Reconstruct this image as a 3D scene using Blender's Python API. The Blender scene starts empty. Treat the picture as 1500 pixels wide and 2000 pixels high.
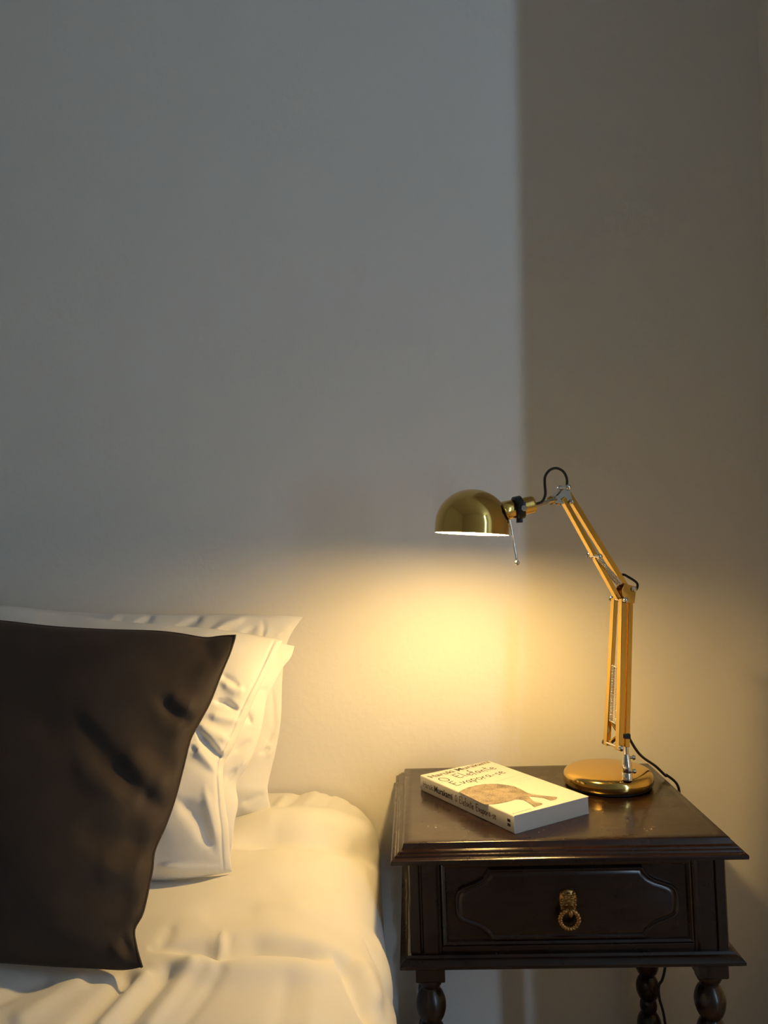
import bpy, bmesh, math, random
import numpy as np
from mathutils import Vector, Matrix, noise

# ------------------------------------------------------------------ camera, light, exposure
S = bpy.context.scene
COL = S.collection
FPX, PITCH, ROLL, YAW = 1500.0, 0.0482, -0.0307, 0.0318
CAM = np.array([0.0206, -1.493, 1.0125])

cyaw, syaw = math.cos(YAW), math.sin(YAW)
right = Vector((cyaw, syaw, 0)); fwd0 = Vector((-syaw, cyaw, 0)); up0 = Vector((0, 0, 1))
fwd = fwd0 * math.cos(PITCH) + up0 * math.sin(PITCH)
up1 = up0 * math.cos(PITCH) - fwd0 * math.sin(PITCH)
camx = right * math.cos(ROLL) + up1 * math.sin(ROLL)
camz = up1 * math.cos(ROLL) - right * math.sin(ROLL)
cd = bpy.data.cameras.new('camera')
cd.sensor_fit = 'VERTICAL'; cd.sensor_height = 24.0; cd.lens = 24.0 * FPX / 2000.0
cd.clip_start = 0.02
cam = bpy.data.objects.new('camera', cd); COL.objects.link(cam)
m = Matrix((camx, camz, -fwd)).transposed().to_4x4(); m.translation = Vector(CAM)
cam.matrix_world = m
S.camera = cam

S.view_settings.view_transform = 'Standard'
S.view_settings.look = 'None'
S.view_settings.gamma = 1.0
S.view_settings.use_curve_mapping = False
S.view_settings.exposure = 0.20
S.cycles.max_bounces = 6
S.cycles.diffuse_bounces = 5
S.cycles.adaptive_threshold = 0.05
S.cycles.glossy_bounces = 4
BULB_POWER = 620.0          # bulb emission strength
BULB_COLOR = (1.0, 0.64, 0.215)
DAY_POWER = 33.0           # daylight through the gap of the shutters
DAY_COLOR = (0.53, 0.735, 1.0)
GAP_X, GAP_W, GAP_Z0, GAP_Z1, FRONT_Y = 2.26, 0.09, 0.30, 2.75, -3.20

world = bpy.data.worlds.new('sky'); S.world = world
world.use_nodes = True
world.node_tree.nodes['Background'].inputs[0].default_value = (0.55, 0.72, 1.0, 1)
world.node_tree.nodes['Background'].inputs[1].default_value = 1.0

al = bpy.data.lights.new('window_daylight_offscreen', 'AREA')
al.shape = 'RECTANGLE'; al.size = GAP_W; al.size_y = GAP_Z1 - GAP_Z0
al.energy = DAY_POWER; al.color = DAY_COLOR
alo = bpy.data.objects.new('window_daylight_offscreen', al); COL.objects.link(alo)
alo.location = (GAP_X, FRONT_Y - 0.03, (GAP_Z0 + GAP_Z1) / 2)
alo.rotation_euler = (math.radians(90), 0, 0)    # looks along +y into the room


# ------------------------------------------------------------------ pixel <-> world
def proj(P):
    d = np.asarray(P, float) - CAM
    c, s = math.cos(YAW), math.sin(YAW)
    x = c * d[..., 0] + s * d[..., 1]; y = -s * d[..., 0] + c * d[..., 1]; z = d[..., 2]
    c, s = math.cos(PITCH), math.sin(PITCH)
    Y = c * y + s * z; Z = -s * y + c * z
    c, s = math.cos(ROLL), math.sin(ROLL)
    X = c * x + s * Z; Z2 = -s * x + c * Z
    Y = np.maximum(Y, 0.05)
    return np.stack([750 + FPX * X / Y, 1000 - FPX * Z2 / Y], -1)


def ray(u, v):
    X = (u - 750) / FPX; Z2 = -(v - 1000) / FPX
    c, s = math.cos(ROLL), math.sin(ROLL)
    x = c * X - s * Z2; Z = s * X + c * Z2
    c, s = math.cos(PITCH), math.sin(PITCH)
    y = c - s * Z; z = s + c * Z
    c, s = math.cos(YAW), math.sin(YAW)
    return np.array([c * x - s * y, s * x + c * y, z])


def onz(u, v, z):
    d = ray(u, v); return Vector(CAM + d * (z - CAM[2]) / d[2])


def ony(u, v, y):
    d = ray(u, v); return Vector(CAM + d * (y - CAM[1]) / d[1])


# ------------------------------------------------------------------ materials
def nodes(name):
    mt = bpy.data.materials.new(name); mt.use_nodes = True
    nt = mt.node_tree
    return mt, nt, nt.nodes['Principled BSDF']


def simple(name, col, rough=0.5, metal=0.0, bump=None, **kw):
    mt, nt, b = nodes(name)
    b.inputs['Base Color'].default_value = (*col, 1)
    b.inputs['Roughness'].default_value = rough
    b.inputs['Metallic'].default_value = metal
    for k, v in kw.items():
        b.inputs[k.replace('_', ' ')].default_value = v
    if bump:
        add_bump(nt, b, *bump)
    return mt


def add_bump(nt, b, scale, strength, dist=0.002, detail=4.0):
    tc = nt.nodes.new('ShaderNodeTexCoord')
    n = nt.nodes.new('ShaderNodeTexNoise'); n.inputs['Scale'].default_value = scale
    n.inputs['Detail'].default_value = detail
    nt.links.new(tc.outputs['Object'], n.inputs['Vector'])
    bp = nt.nodes.new('ShaderNodeBump'); bp.inputs['Strength'].default_value = strength
    bp.inputs['Distance'].default_value = dist
    nt.links.new(n.outputs['Fac'], bp.inputs['Height'])
    nt.links.new(bp.outputs['Normal'], b.inputs['Normal'])
    return n, bp


def color_noise(nt, b, c1, c2, scale, stretch=(1, 1, 1), lo=0.3, hi=0.7, detail=5):
    tc = nt.nodes.new('ShaderNodeTexCoord')
    mp = nt.nodes.new('ShaderNodeMapping'); mp.inputs['Scale'].default_value = stretch
    n = nt.nodes.new('ShaderNodeTexNoise'); n.inputs['Scale'].default_value = scale
    n.inputs['Detail'].default_value = detail
    r = nt.nodes.new('ShaderNodeValToRGB')
    r.color_ramp.elements[0].position = lo; r.color_ramp.elements[0].color = (*c1, 1)
    r.color_ramp.elements[1].position = hi; r.color_ramp.elements[1].color = (*c2, 1)
    nt.links.new(tc.outputs['Object'], mp.inputs['Vector'])
    nt.links.new(mp.outputs['Vector'], n.inputs['Vector'])
    nt.links.new(n.outputs['Fac'], r.inputs['Fac'])
    nt.links.new(r.outputs['Color'], b.inputs['Base Color'])
    return n, r


M = {}
M['wall'], nt, b = nodes('painted_plaster')
color_noise(nt, b, (0.815, 0.79, 0.735), (0.84, 0.815, 0.76), 3.0)
b.inputs['Roughness'].default_value = 0.55
b.inputs['Specular IOR Level'].default_value = 0.25
tc = nt.nodes.new('ShaderNodeTexCoord')
n1 = nt.nodes.new('ShaderNodeTexNoise'); n1.inputs['Scale'].default_value = 85; n1.inputs['Detail'].default_value = 3
n2 = nt.nodes.new('ShaderNodeTexNoise'); n2.inputs['Scale'].default_value = 9; n2.inputs['Detail'].default_value = 3
ad = nt.nodes.new('ShaderNodeMath'); ad.operation = 'MULTIPLY_ADD'; ad.inputs[1].default_value = 4.0
bp = nt.nodes.new('ShaderNodeBump'); bp.inputs['Strength'].default_value = 0.45; bp.inputs['Distance'].default_value = 0.0012
nt.links.new(tc.outputs['Object'], n1.inputs['Vector']); nt.links.new(tc.outputs['Object'], n2.inputs['Vector'])
nt.links.new(n2.outputs['Fac'], ad.inputs[0]); nt.links.new(n1.outputs['Fac'], ad.inputs[2])
nt.links.new(ad.outputs[0], bp.inputs['Height']); nt.links.new(bp.outputs['Normal'], b.inputs['Normal'])

M['ceiling'] = simple('ceiling_paint', (0.87, 0.855, 0.82), 0.7, bump=(40, 0.1))
M['trim'] = simple('trim_paint', (0.62, 0.60, 0.56), 0.4, bump=(60, 0.05))
M['shutter'] = simple('shutter_paint', (0.55, 0.54, 0.50), 0.45, bump=(50, 0.05))
M['floor'], nt, b = nodes('floor_boards_stain')
color_noise(nt, b, (0.34, 0.22, 0.13), (0.46, 0.32, 0.20), 6, (1, 12, 1))
b.inputs['Roughness'].default_value = 0.4


def wood(name, c1, c2, stretch, rough=0.28, specks=False, coat=0.35, spec=0.5):
    mt, nt, b = nodes(name)
    n, r = color_noise(nt, b, c1, c2, 9, stretch, 0.32, 0.72, 8)
    b.inputs['Roughness'].default_value = rough
    b.inputs['Coat Weight'].default_value = coat
    b.inputs['Coat Roughness'].default_value = 0.09
    b.inputs['Specular IOR Level'].default_value = spec
    tc = nt.nodes.new('ShaderNodeTexCoord')
    rn = nt.nodes.new('ShaderNodeTexNoise'); rn.inputs['Scale'].default_value = 22; rn.inputs['Detail'].default_value = 6
    mr = nt.nodes.new('ShaderNodeMapRange'); mr.inputs['To Min'].default_value = rough - 0.08; mr.inputs['To Max'].default_value = rough + 0.14
    nt.links.new(tc.outputs['Object'], rn.inputs['Vector']); nt.links.new(rn.outputs['Fac'], mr.inputs['Value'])
    nt.links.new(mr.outputs['Result'], b.inputs['Roughness'])
    bp = nt.nodes.new('ShaderNodeBump'); bp.inputs['Strength'].default_value = 0.12; bp.inputs['Distance'].default_value = 0.0006
    nt.links.new(n.outputs['Fac'], bp.inputs['Height']); nt.links.new(bp.outputs['Normal'], b.inputs['Normal'])
    if specks:                                     # pale nicks and wax flecks in the old polish
        sp = nt.nodes.new('ShaderNodeTexNoise'); sp.inputs['Scale'].default_value = 210; sp.inputs['Detail'].default_value = 2
        big = nt.nodes.new('ShaderNodeTexNoise'); big.inputs['Scale'].default_value = 16
        mul = nt.nodes.new('ShaderNodeMath'); mul.operation = 'MULTIPLY'
        gt = nt.nodes.new('ShaderNodeMapRange'); gt.inputs['From Min'].default_value = 0.452; gt.inputs['From Max'].default_value = 0.49
        mx = nt.nodes.new('ShaderNodeMixRGB'); mx.inputs['Color2'].default_value = (0.42, 0.30, 0.18, 1)
        nt.links.new(tc.outputs['Object'], sp.inputs['Vector']); nt.links.new(tc.outputs['Object'], big.inputs['Vector'])
        nt.links.new(sp.outputs['Fac'], mul.inputs[0]); nt.links.new(big.outputs['Fac'], mul.inputs[1])
        nt.links.new(mul.outputs[0], gt.inputs['Value']); nt.links.new(gt.outputs['Result'], mx.inputs['Fac'])
        nt.links.new(r.outputs['Color'], mx.inputs['Color1']); nt.links.new(mx.outputs['Color'], b.inputs['Base Color'])
    return mt


MAHOGANY = ((0.0075, 0.0028, 0.0015), (0.023, 0.0082, 0.0042))
M['wood_top'] = wood('mahogany_top', *MAHOGANY, (2, 14, 2), 0.25, True, 0.2, 0.45)
M['wood_x'] = wood('mahogany_rail', *MAHOGANY, (2, 10, 14), 0.25, False, 0.2, 0.45)
M['wood_z'] = wood('mahogany_post', *MAHOGANY, (12, 12, 1.6), 0.25, False, 0.2, 0.45)
M['wood_edge'] = M['wood_x']
BRASS = (0.74, 0.49, 0.135)
M['gold'] = simple('polished_brass', BRASS, 0.13, 1.0, bump=(300, 0.02, 0.0005))
M['gold_shade'] = simple('satin_brass', BRASS, 0.11, 1.0, bump=(300, 0.02, 0.0005))
M['gold_arm'] = simple('brass_tube', BRASS, 0.14, 1.0)
M['chrome'] = simple('chrome', (0.80, 0.76, 0.70), 0.12, 1.0)
M['black'] = simple('black_plastic', (0.012, 0.012, 0.013), 0.42)
M['rubber'] = simple('black_rubber', (0.010, 0.010, 0.010), 0.7)
M['shade_in'] = simple('white_enamel', (0.88, 0.86, 0.82), 0.45)
M['brass_old'] = simple('aged_brass', (0.36, 0.20, 0.065), 0.33, 1.0, bump=(260, 0.25, 0.0006))
M['paper'] = simple('page_paper', (0.62, 0.58, 0.52), 0.8)
M['cover'] = simple('book_cover', (0.74, 0.715, 0.64), 0.42, bump=(400, 0.03, 0.0003))
M['ink'] = simple('black_ink', (0.010, 0.009, 0.008), 0.5)
M['ink_grey'] = simple('grey_ink', (0.10, 0.088, 0.075), 0.5)
M['ink_brown'] = simple('red_brown_ink', (0.13, 0.045, 0.03), 0.5)
M['ink_pale'] = simple('pale_ink', (0.42, 0.39, 0.33), 0.5)

# pencil drawing of hide: crossed fine hatching
M['drawing'], nt, b = nodes('pencil_drawing')
tc = nt.nodes.new('ShaderNodeTexCoord')
vo = nt.nodes.new('ShaderNodeTexVoronoi'); vo.feature = 'DISTANCE_TO_EDGE'; vo.inputs['Scale'].default_value = 420
no = nt.nodes.new('ShaderNodeTexNoise'); no.inputs['Scale'].default_value = 60; no.inputs['Detail'].default_value = 5
mu = nt.nodes.new('ShaderNodeMath'); mu.operation = 'MULTIPLY_ADD'; mu.inputs[1].default_value = 1.3
rr = nt.nodes.new('ShaderNodeValToRGB')
rr.color_ramp.elements[0].position = 0.30; rr.color_ramp.elements[0].color = (0.06, 0.048, 0.035, 1)
rr.color_ramp.elements[1].position = 0.85; rr.color_ramp.elements[1].color = (0.46, 0.37, 0.26, 1)
nt.links.new(tc.outputs['Object'], vo.inputs['Vector']); nt.links.new(tc.outputs['Object'], no.inputs['Vector'])
nt.links.new(vo.outputs['Distance'], mu.inputs[0]); nt.links.new(no.outputs['Fac'], mu.inputs[2])
nt.links.new(mu.outputs[0], rr.inputs['Fac']); nt.links.new(rr.outputs['Color'], b.inputs['Base Color'])
b.inputs['Roughness'].default_value = 0.5


def cloth(name, c1, c2, weave, strength, rough=0.85, sheen=0.2, sheen_tint=(1, 1, 1)):
    mt, nt, b = nodes(name)
    color_noise(nt, b, c1, c2, 14)
    b.inputs['Roughness'].default_value = rough
    b.inputs['Specular IOR Level'].default_value = 0.2
    b.inputs['Sheen Weight'].default_value = sheen
    b.inputs['Sheen Roughness'].default_value = 0.4
    b.inputs['Sheen Tint'].default_value = (*sheen_tint, 1)
    tc = nt.nodes.new('ShaderNodeTexCoord')
    w1 = nt.nodes.new('ShaderNodeTexWave'); w1.inputs['Scale'].default_value = weave; w1.bands_direction = 'DIAGONAL'
    w1.inputs['Distortion'].default_value = 0.6
    nz = nt.nodes.new('ShaderNodeTexNoise'); nz.inputs['Scale'].default_value = 55; nz.inputs['Detail'].default_value = 5
    a = nt.nodes.new('ShaderNodeMath'); a.operation = 'MULTIPLY_ADD'; a.inputs[1].default_value = 0.35
    bp = nt.nodes.new('ShaderNodeBump'); bp.inputs['Strength'].default_value = strength; bp.inputs['Distance'].default_value = 0.0010
    for t in (w1, nz):
        nt.links.new(tc.outputs['Object'], t.inputs['Vector'])
    nt.links.new(w1.outputs['Fac'], a.inputs[0]); nt.links.new(nz.outputs['Fac'], a.inputs[2])
    nt.links.new(a.outputs[0], bp.inputs['Height']); nt.links.new(bp.outputs['Normal'], b.inputs['Normal'])
    return mt


M['cotton'] = cloth('white_cotton', (0.80, 0.785, 0.75), (0.84, 0.83, 0.80), 420, 0.30)
M['sheet'] = cloth('white_percale', (0.80, 0.785, 0.75), (0.84, 0.83, 0.80), 420, 0.22)
M['twill'] = cloth('dark_twill', (0.033, 0.0255, 0.0225), (0.046, 0.035, 0.030), 420, 0.40, 0.62, 0.08, (1, 0.75, 0.6))
M['mattress'] = simple('mattress_ticking', (0.7, 0.68, 0.64), 0.9, bump=(120, 0.2))

M['bulb'] = bpy.data.materials.new('lit_bulb'); M['bulb'].use_nodes = True
nt = M['bulb'].node_tree; nt.nodes.clear()
em = nt.nodes.new('ShaderNodeEmission'); em.inputs['Color'].default_value = (*BULB_COLOR, 1); em.inputs['Strength'].default_value = BULB_POWER
ou = nt.nodes.new('ShaderNodeOutputMaterial'); nt.links.new(em.outputs[0], ou.inputs['Surface'])


# ------------------------------------------------------------------ mesh helpers
class MB:
    def __init__(self):
        self.v = []; self.f = []

    def add(self, verts, faces):
        o = len(self.v)
        self.v += [tuple(p) for p in verts]
        self.f += [tuple(i + o for i in fc) for fc in faces]
        return self

    def box(self, x0, x1, y0, y1, z0, z1):
        vs = [(x, y, z) for x in (x0, x1) for y in (y0, y1) for z in (z0, z1)]
        return self.add(vs, [(0, 1, 3, 2), (4, 6, 7, 5), (0, 4, 5, 1), (2, 3, 7, 6), (0, 2, 6, 4), (1, 5, 7, 3)])

    def bar(self, P, Q, side, w_side, w_other):
        """rectangular bar from P to Q; 'side' is a direction across it"""
        P, Q, side = Vector(P), Vector(Q), Vector(side)
        d = (Q - P).normalized(); s = (side - d * side.dot(d)).normalized(); t = d.cross(s)
        vs = []
        for c in (P, Q):
            for a, e in ((-1, -1), (1, -1), (1, 1), (-1, 1)):
                vs.append(c + s * a * w_side / 2 + t * e * w_other / 2)
        return self.add(vs, [(0, 1, 5, 4), (1, 2, 6, 5), (2, 3, 7, 6), (3, 0, 4, 7), (3, 2, 1, 0), (4, 5, 6, 7)])

    def tube(self, pts, r, n=12, caps=True, smooth_path=0):
        pts = [Vector(p) for p in pts]
        if smooth_path:
            pts = catmull(pts, smooth_path)
        rs = r if isinstance(r, (list, tuple)) else [r] * len(pts)
        ref = None; rings = []
        for i, p in enumerate(pts):
            d = (pts[min(i + 1, len(pts) - 1)] - pts[max(i - 1, 0)]).normalized()
            if ref is None:
                ref = d.orthogonal().normalized()
            ref = (ref - d * ref.dot(d)).normalized(); t = d.cross(ref)
            rings.append([p + (ref * math.cos(2 * math.pi * k / n) + t * math.sin(2 * math.pi * k / n)) * rs[i] for k in range(n)])
        vs = [q for rg in rings for q in rg]; fs = []
        for i in range(len(rings) - 1):
            for k in range(n):
                k2 = (k + 1) % n
                fs.append((i * n + k, i * n + k2, (i + 1) * n + k2, (i + 1) * n + k))
        if caps:
            fs.append(tuple(reversed(range(n)))); fs.append(tuple((len(rings) - 1) * n + k for k in range(n)))
        return self.add(vs, fs)

    def lathe(self, prof, n=32, origin=(0, 0, 0), axis=(0, 0, 1), close=False):
        """prof: (radius, height) along axis"""
        a = Vector(axis).normalized(); s = a.orthogonal().normalized(); t = a.cross(s); o = Vector(origin)
        vs = []; fs = []
        for r, h in prof:
            for k in range(n):
                an = 2 * math.pi * k / n
                vs.append(o + a * h + (s * math.cos(an) + t * math.sin(an)) * max(r, 1e-5))
        for i in range(len(prof) - 1):
            for k in range(n):
                k2 = (k + 1) % n
                fs.append((i * n + k, i * n + k2, (i + 1) * n + k2, (i + 1) * n + k))
        if close:
            i = len(prof) - 1
            for k in range(n):
                k2 = (k + 1) % n
                fs.append((i * n + k, i * n + k2, k2, k))
        return self.add(vs, fs)

    def rings(self, loops, cap0=True, cap1=True):
        n = len(loops[0]); vs = [p for l in loops for p in l]; fs = []
        for i in range(len(loops) - 1):
            for k in range(n):
                k2 = (k + 1) % n
                fs.append((i * n + k, i * n + k2, (i + 1) * n + k2, (i + 1) * n + k))
        if cap0: fs.append(tuple(reversed(range(n))))
        if cap1: fs.append(tuple((len(loops) - 1) * n + k for k in range(n)))
        return self.add(vs, fs)

    def rect_profile(self, x0, x1, y0, y1, prof, cap0=True, cap1=True):
        """moulding: loops of the rectangle grown by o at height z, mitred corners"""
        return self.rings([[(x0 - o, y0 - o, z), (x1 + o, y0 - o, z), (x1 + o, y1 + o, z), (x0 - o, y1 + o, z)] for o, z in prof], cap0, cap1)

    def ball(self, c, r, n=16, squash=(1, 1, 1)):
        c = Vector(c); vs = []; fs = []
        h = n // 2
        for i in range(h + 1):
            th = math.pi * i / h
            for k in range(n):
                ph = 2 * math.pi * k / n
                vs.append(c + Vector((math.sin(th) * math.cos(ph) * squash[0], math.sin(th) * math.sin(ph) * squash[1], math.cos(th) * squash[2])) * r)
        for i in range(h):
            for k in range(n):
                k2 = (k + 1) % n
                fs.append((i * n + k, (i + 1) * n + k, (i + 1) * n + k2, i * n + k2))
        return self.add(vs, fs)

    def build(self, name, mat, parent=None, smooth=False, bevel=0.0, sub=0, angle=40, segs=2):
        me = bpy.data.meshes.new(name)
        me.from_pydata(self.v, [], self.f)
        bm = bmesh.new(); bm.from_mesh(me)
        bmesh.ops.remove_doubles(bm, verts=bm.verts, dist=1e-6)
        bmesh.ops.recalc_face_normals(bm, faces=bm.faces)
        if bevel:
            ed = [e for e in bm.edges if len(e.link_faces) == 2 and e.calc_face_angle(0) > math.radians(30)]
            bmesh.ops.bevel(bm, geom=ed, offset=bevel, segments=segs, profile=0.5, affect='EDGES', clamp_overlap=True)
        bm.to_mesh(me); bm.free()
        if smooth:
            me.shade_smooth()
            try:
                me.set_sharp_from_angle(angle=math.radians(angle))
            except Exception:
                pass
        me.materials.append(mat)
        o = bpy.data.objects.new(name, me); COL.objects.link(o)
        if parent is not None:
            o.parent = parent
            o.matrix_parent_inverse = parent.matrix_world.inverted() if parent.type == 'EMPTY' else Matrix()
        return o


def catmull(pts, k):
    out = []
    P = [pts[0]] + list(pts) + [pts[-1]]
    for i in range(1, len(P) - 2):
        for j in range(k):
            t = j / k
            a, b_, c, d = P[i - 1], P[i], P[i + 1], P[i + 2]
            out.append(0.5 * ((2 * b_) + (c - a) * t + (2 * a - 5 * b_ + 4 * c - d) * t * t + (3 * b_ - a - 3 * c + d) * t ** 3))
    out.append(pts[-1])
    return out


def thing(name, label, cat, loc, group=None):
    o = bpy.data.objects.new(name, None); COL.objects.link(o)
    o.empty_display_size = 0.05
    o.location = loc
    o.matrix_world = Matrix.Translation(Vector(loc))
    return tag(o, label, cat, group)


def tag(o, label, cat, group=None):
    o['label'] = label; o['category'] = cat
    if group: o['group'] = group
    return o


def struct(o, label, cat='wall'):
    o['kind'] = 'structure'; o['label'] = label; o['category'] = cat
    return o


# ------------------------------------------------------------------ the room
XL, XR, ZC = -1.72, 2.75, 2.90
struct(MB().box(XL - .1, XR + .1, FRONT_Y - .1, 0.1, -0.1, 0).build('floor', M['floor']), 'wooden floor under the bed and nightstand', 'floor')
struct(MB().box(XL - .1, XR + .1, FRONT_Y - .1, 0.1, ZC, ZC + .1).build('ceiling', M['ceiling']), 'plain white painted ceiling of the bedroom', 'ceiling')
struct(MB().box(XL - .1, XR + .1, 0, 0.1, 0, ZC).build('wall_back', M['wall']), 'pale plaster wall behind the bed and nightstand', 'wall')
struct(MB().box(XL - .1, XL, FRONT_Y, 0, 0, ZC).build('wall_left', M['wall']), 'pale plaster side wall beyond the bed', 'wall')
struct(MB().box(XR, XR + .1, FRONT_Y, 0, 0, ZC).build('wall_right', M['wall']), 'pale plaster side wall beyond the wall return', 'wall')
WX0, WX1, WZ0, WZ1 = GAP_X - 0.45, GAP_X + 0.45, 0.15, GAP_Z1 + 0.05
fw = MB()
fw.box(XL - .1, WX0, FRONT_Y - .1, FRONT_Y, 0, ZC).box(WX1, XR + .1, FRONT_Y - .1, FRONT_Y, 0, ZC)
fw.box(WX0, WX1, FRONT_Y - .1, FRONT_Y, 0, WZ0).box(WX0, WX1, FRONT_Y - .1, FRONT_Y, WZ1, ZC)
struct(fw.build('wall_front', M['wall']), 'pale plaster wall holding the shuttered window', 'wall')
wd = MB()
wd.box(WX0, WX0 + .05, FRONT_Y - .08, FRONT_Y + .02, WZ0, WZ1).box(WX1 - .05, WX1, FRONT_Y - .08, FRONT_Y + .02, WZ0, WZ1)
wd.box(WX0 + .05, WX1 - .05, FRONT_Y - .08, FRONT_Y + .02, WZ1 - .05, WZ1).box(WX0 + .05, WX1 - .05, FRONT_Y - .08, FRONT_Y + .02, WZ0, WZ0 + .05)
win = struct(wd.build('window_1', M['trim'], bevel=.003), 'tall window with inner shutters left slightly ajar', 'window')
g0, g1 = GAP_X - GAP_W / 2, GAP_X + GAP_W / 2
for a, c in ((WX0 + .05, g0), (g1, WX1 - .05)):
    MB().box(a, c, FRONT_Y - .01, FRONT_Y + .02, WZ0 + .05, WZ1 - .05).build('shutter', M['shutter'], win, bevel=.003)
MB().box(g0, g1, FRONT_Y - .01, FRONT_Y + .02, WZ0 + .05, GAP_Z0).build('shutter_panel', M['shutter'], win)

# wall return whose corner cuts the daylight off on the back wall
LEAN = 0.022
rx, ry, rt = 0.742, -0.76, 0.16
def rxa(z): return rx + LEAN * (z - 2.10)
vs = []
for z in (0, ZC):
    for (x, y) in ((rxa(z), 0), (rxa(z), ry), (rxa(z) + rt, ry), (rxa(z) + rt, 0)):
        vs.append((x, y, z))
struct(MB().add(vs, [(0, 1, 5, 4), (1, 2, 6, 5), (2, 3, 7, 6), (3, 0, 4, 7), (0, 3, 2, 1), (4, 5, 6, 7)]).build('wall_return', M['wall']),
       'short pale wall return standing out beside the nightstand', 'wall')
bb = MB().box(XL, rxa(0) - .001, -.014, 0, 0, .085)
struct(bb.build('baseboard_back', M['trim'], bevel=.003), 'low painted baseboard along the wall behind the bed', 'baseboard')

# ------------------------------------------------------------------ nightstand
TZ = 0.600
TX0, TX1, TY0, TY1 = 0.0, 0.4495, -0.392, -0.030
ns = thing('nightstand', 'dark mahogany nightstand with one drawer, brass ring pull and turned legs', 'nightstand', (0.225, -0.21, 0))
prof = [(-0.012, 0), (-0.001, 0), (0.0015, -0.0012), (0.003, -0.006), (0.0045, -0.0085), (0.0085, -0.0098), (0.0098, -0.0112), (0.0102, -0.0125),
        (0.0125, -0.0132), (0.0140, -0.0150), (0.0143, -0.0162), (0.0165, -0.0168), (0.0190, -0.0190), (0.0194, -0.0215), (0.0190, -0.0245), (0.016, -0.0255), (-0.006, -0.0255)]
MB().rect_profile(TX0, TX1, TY0, TY1, [(-0.012, TZ), (-0.001, TZ), (0.0012, TZ - .0009), (0.0015, TZ - .0012), (-.002, TZ - .022), (-.012, TZ - .022)]).build('top', M['wood_top'], ns, smooth=True, angle=28)
MB().rect_profile(TX0, TX1, TY0, TY1, [(o, TZ + z) for o, z in prof[2:]], False, True).build('edge_moulding', M['wood_edge'], ns, smooth=True, angle=28)
BZ1, BZ0 = TZ - 0.0255, 0.4445
BX0, BX1, BY0, BY1 = 0.004, 0.4455, -0.388, -0.034
# frieze bead under the top, base moulding
MB().rect_profile(BX0, BX1, BY0, BY1, [(0.0, BZ0 + .001), (0.004, BZ0), (0.006, BZ0 - .003), (0.012, BZ0 - .006), (0.0155, BZ0 - .010), (0.0155, BZ0 - .0135), (0.012, BZ0 - .016), (-0.004, BZ0 - .016)]
                  ).build('base_moulding', M['wood_x'], ns, smooth=True, angle=28)
dx0 = ony(862, 1770, BY0).x; dx1 = ony(1354, 1760, BY0).x
gx = ony(827, 1770, BY0).x
MB().box(BX0, BX0 + .016, BY0 + .030, BY1, BZ0, BZ1).build('side_panel', M['wood_z'], ns, bevel=.0015)
MB().box(BX1 - .016, BX1, BY0 + .030, BY1, BZ0, BZ1).build('side_panel', M['wood_z'], ns, bevel=.0015)
MB().box(BX0 + .016, BX1 - .016, BY1 - .012, BY1, BZ0, BZ1).build('back_panel', M['wood_x'], ns)
MB().box(BX0 + .016, BX1 - .016, BY0 + .030, BY1 - .012, BZ0, BZ0 + .010).build('bottom_panel', M['wood_x'], ns)
for xa, xb, fl in ((BX0, dx0, 0), (dx1, BX1, 1)):
    w = xb - xa
    # fluted stile: flat, groove, raised band, groove
    px = [0, .002, .30 * w, .345 * w, .385 * w, .42 * w, w - .007, w - .004, w - .0015, w]
    pd = [.002, 0, 0, .0030, .0030, -.0008, -.0008, .0022, .0022, .0035]
    loop_b = []
    pts = [(q, d) for q, d in zip(px, pd)]
    if fl: pts = [(w - q, d) for q, d in reversed(pts)]
    ol = [(xa + q, BY0 + d) for q, d in pts] + [(xb, BY0 + .030), (xa, BY0 + .030)]
    MB().rings([[(x, y, z) for x, y in ol] for z in (BZ0, BZ1)]).build('stile', M['wood_z'], ns, smooth=True, angle=25)
RZ1 = BZ1 - .006; RZ0 = BZ0 + .009
MB().box(dx0, dx1, BY0 + .0015, BY0 + .030, RZ1, BZ1).build('rail', M['wood_x'], ns, bevel=.001)
MB().box(dx0, dx1, BY0 + .0015, BY0 + .030, BZ0, RZ0).build('rail', M['wood_x'], ns, bevel=.001)
# drawer with shaped, fielded front
dz0, dz1 = RZ0 + .001, RZ1 - .001
ex0, ex1 = dx0 + .0012, dx1 - .0012
dr = MB().box(ex0, ex1, BY0 + .004, BY0 + .026, dz0, dz1)
fr = .010
for (a, b2, c, d) in ((ex0, ex0 + fr, dz0, dz1), (ex1 - fr, ex1, dz0, dz1)):
    pass
drawer = dr.build('drawer', M['wood_x'], ns, bevel=.0012)
# mitred edge bead of the drawer
def frame_loop(i, y): return [(ex0 + i, y, dz0 + i), (ex1 - i, y, dz0 + i), (ex1 - i, y, dz1 - i), (ex0 + i, y, dz1 - i)]
MB().rings([frame_loop(.0, BY0 + .0045), frame_loop(.0, BY0 + .001), frame_loop(.002, BY0 + .0002), frame_loop(.005, BY0 + .0012), frame_loop(.0075, BY0 + .0045)], False, False
           ).build('edge_bead', M['wood_x'], drawer, smooth=True, angle=25)
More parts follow.
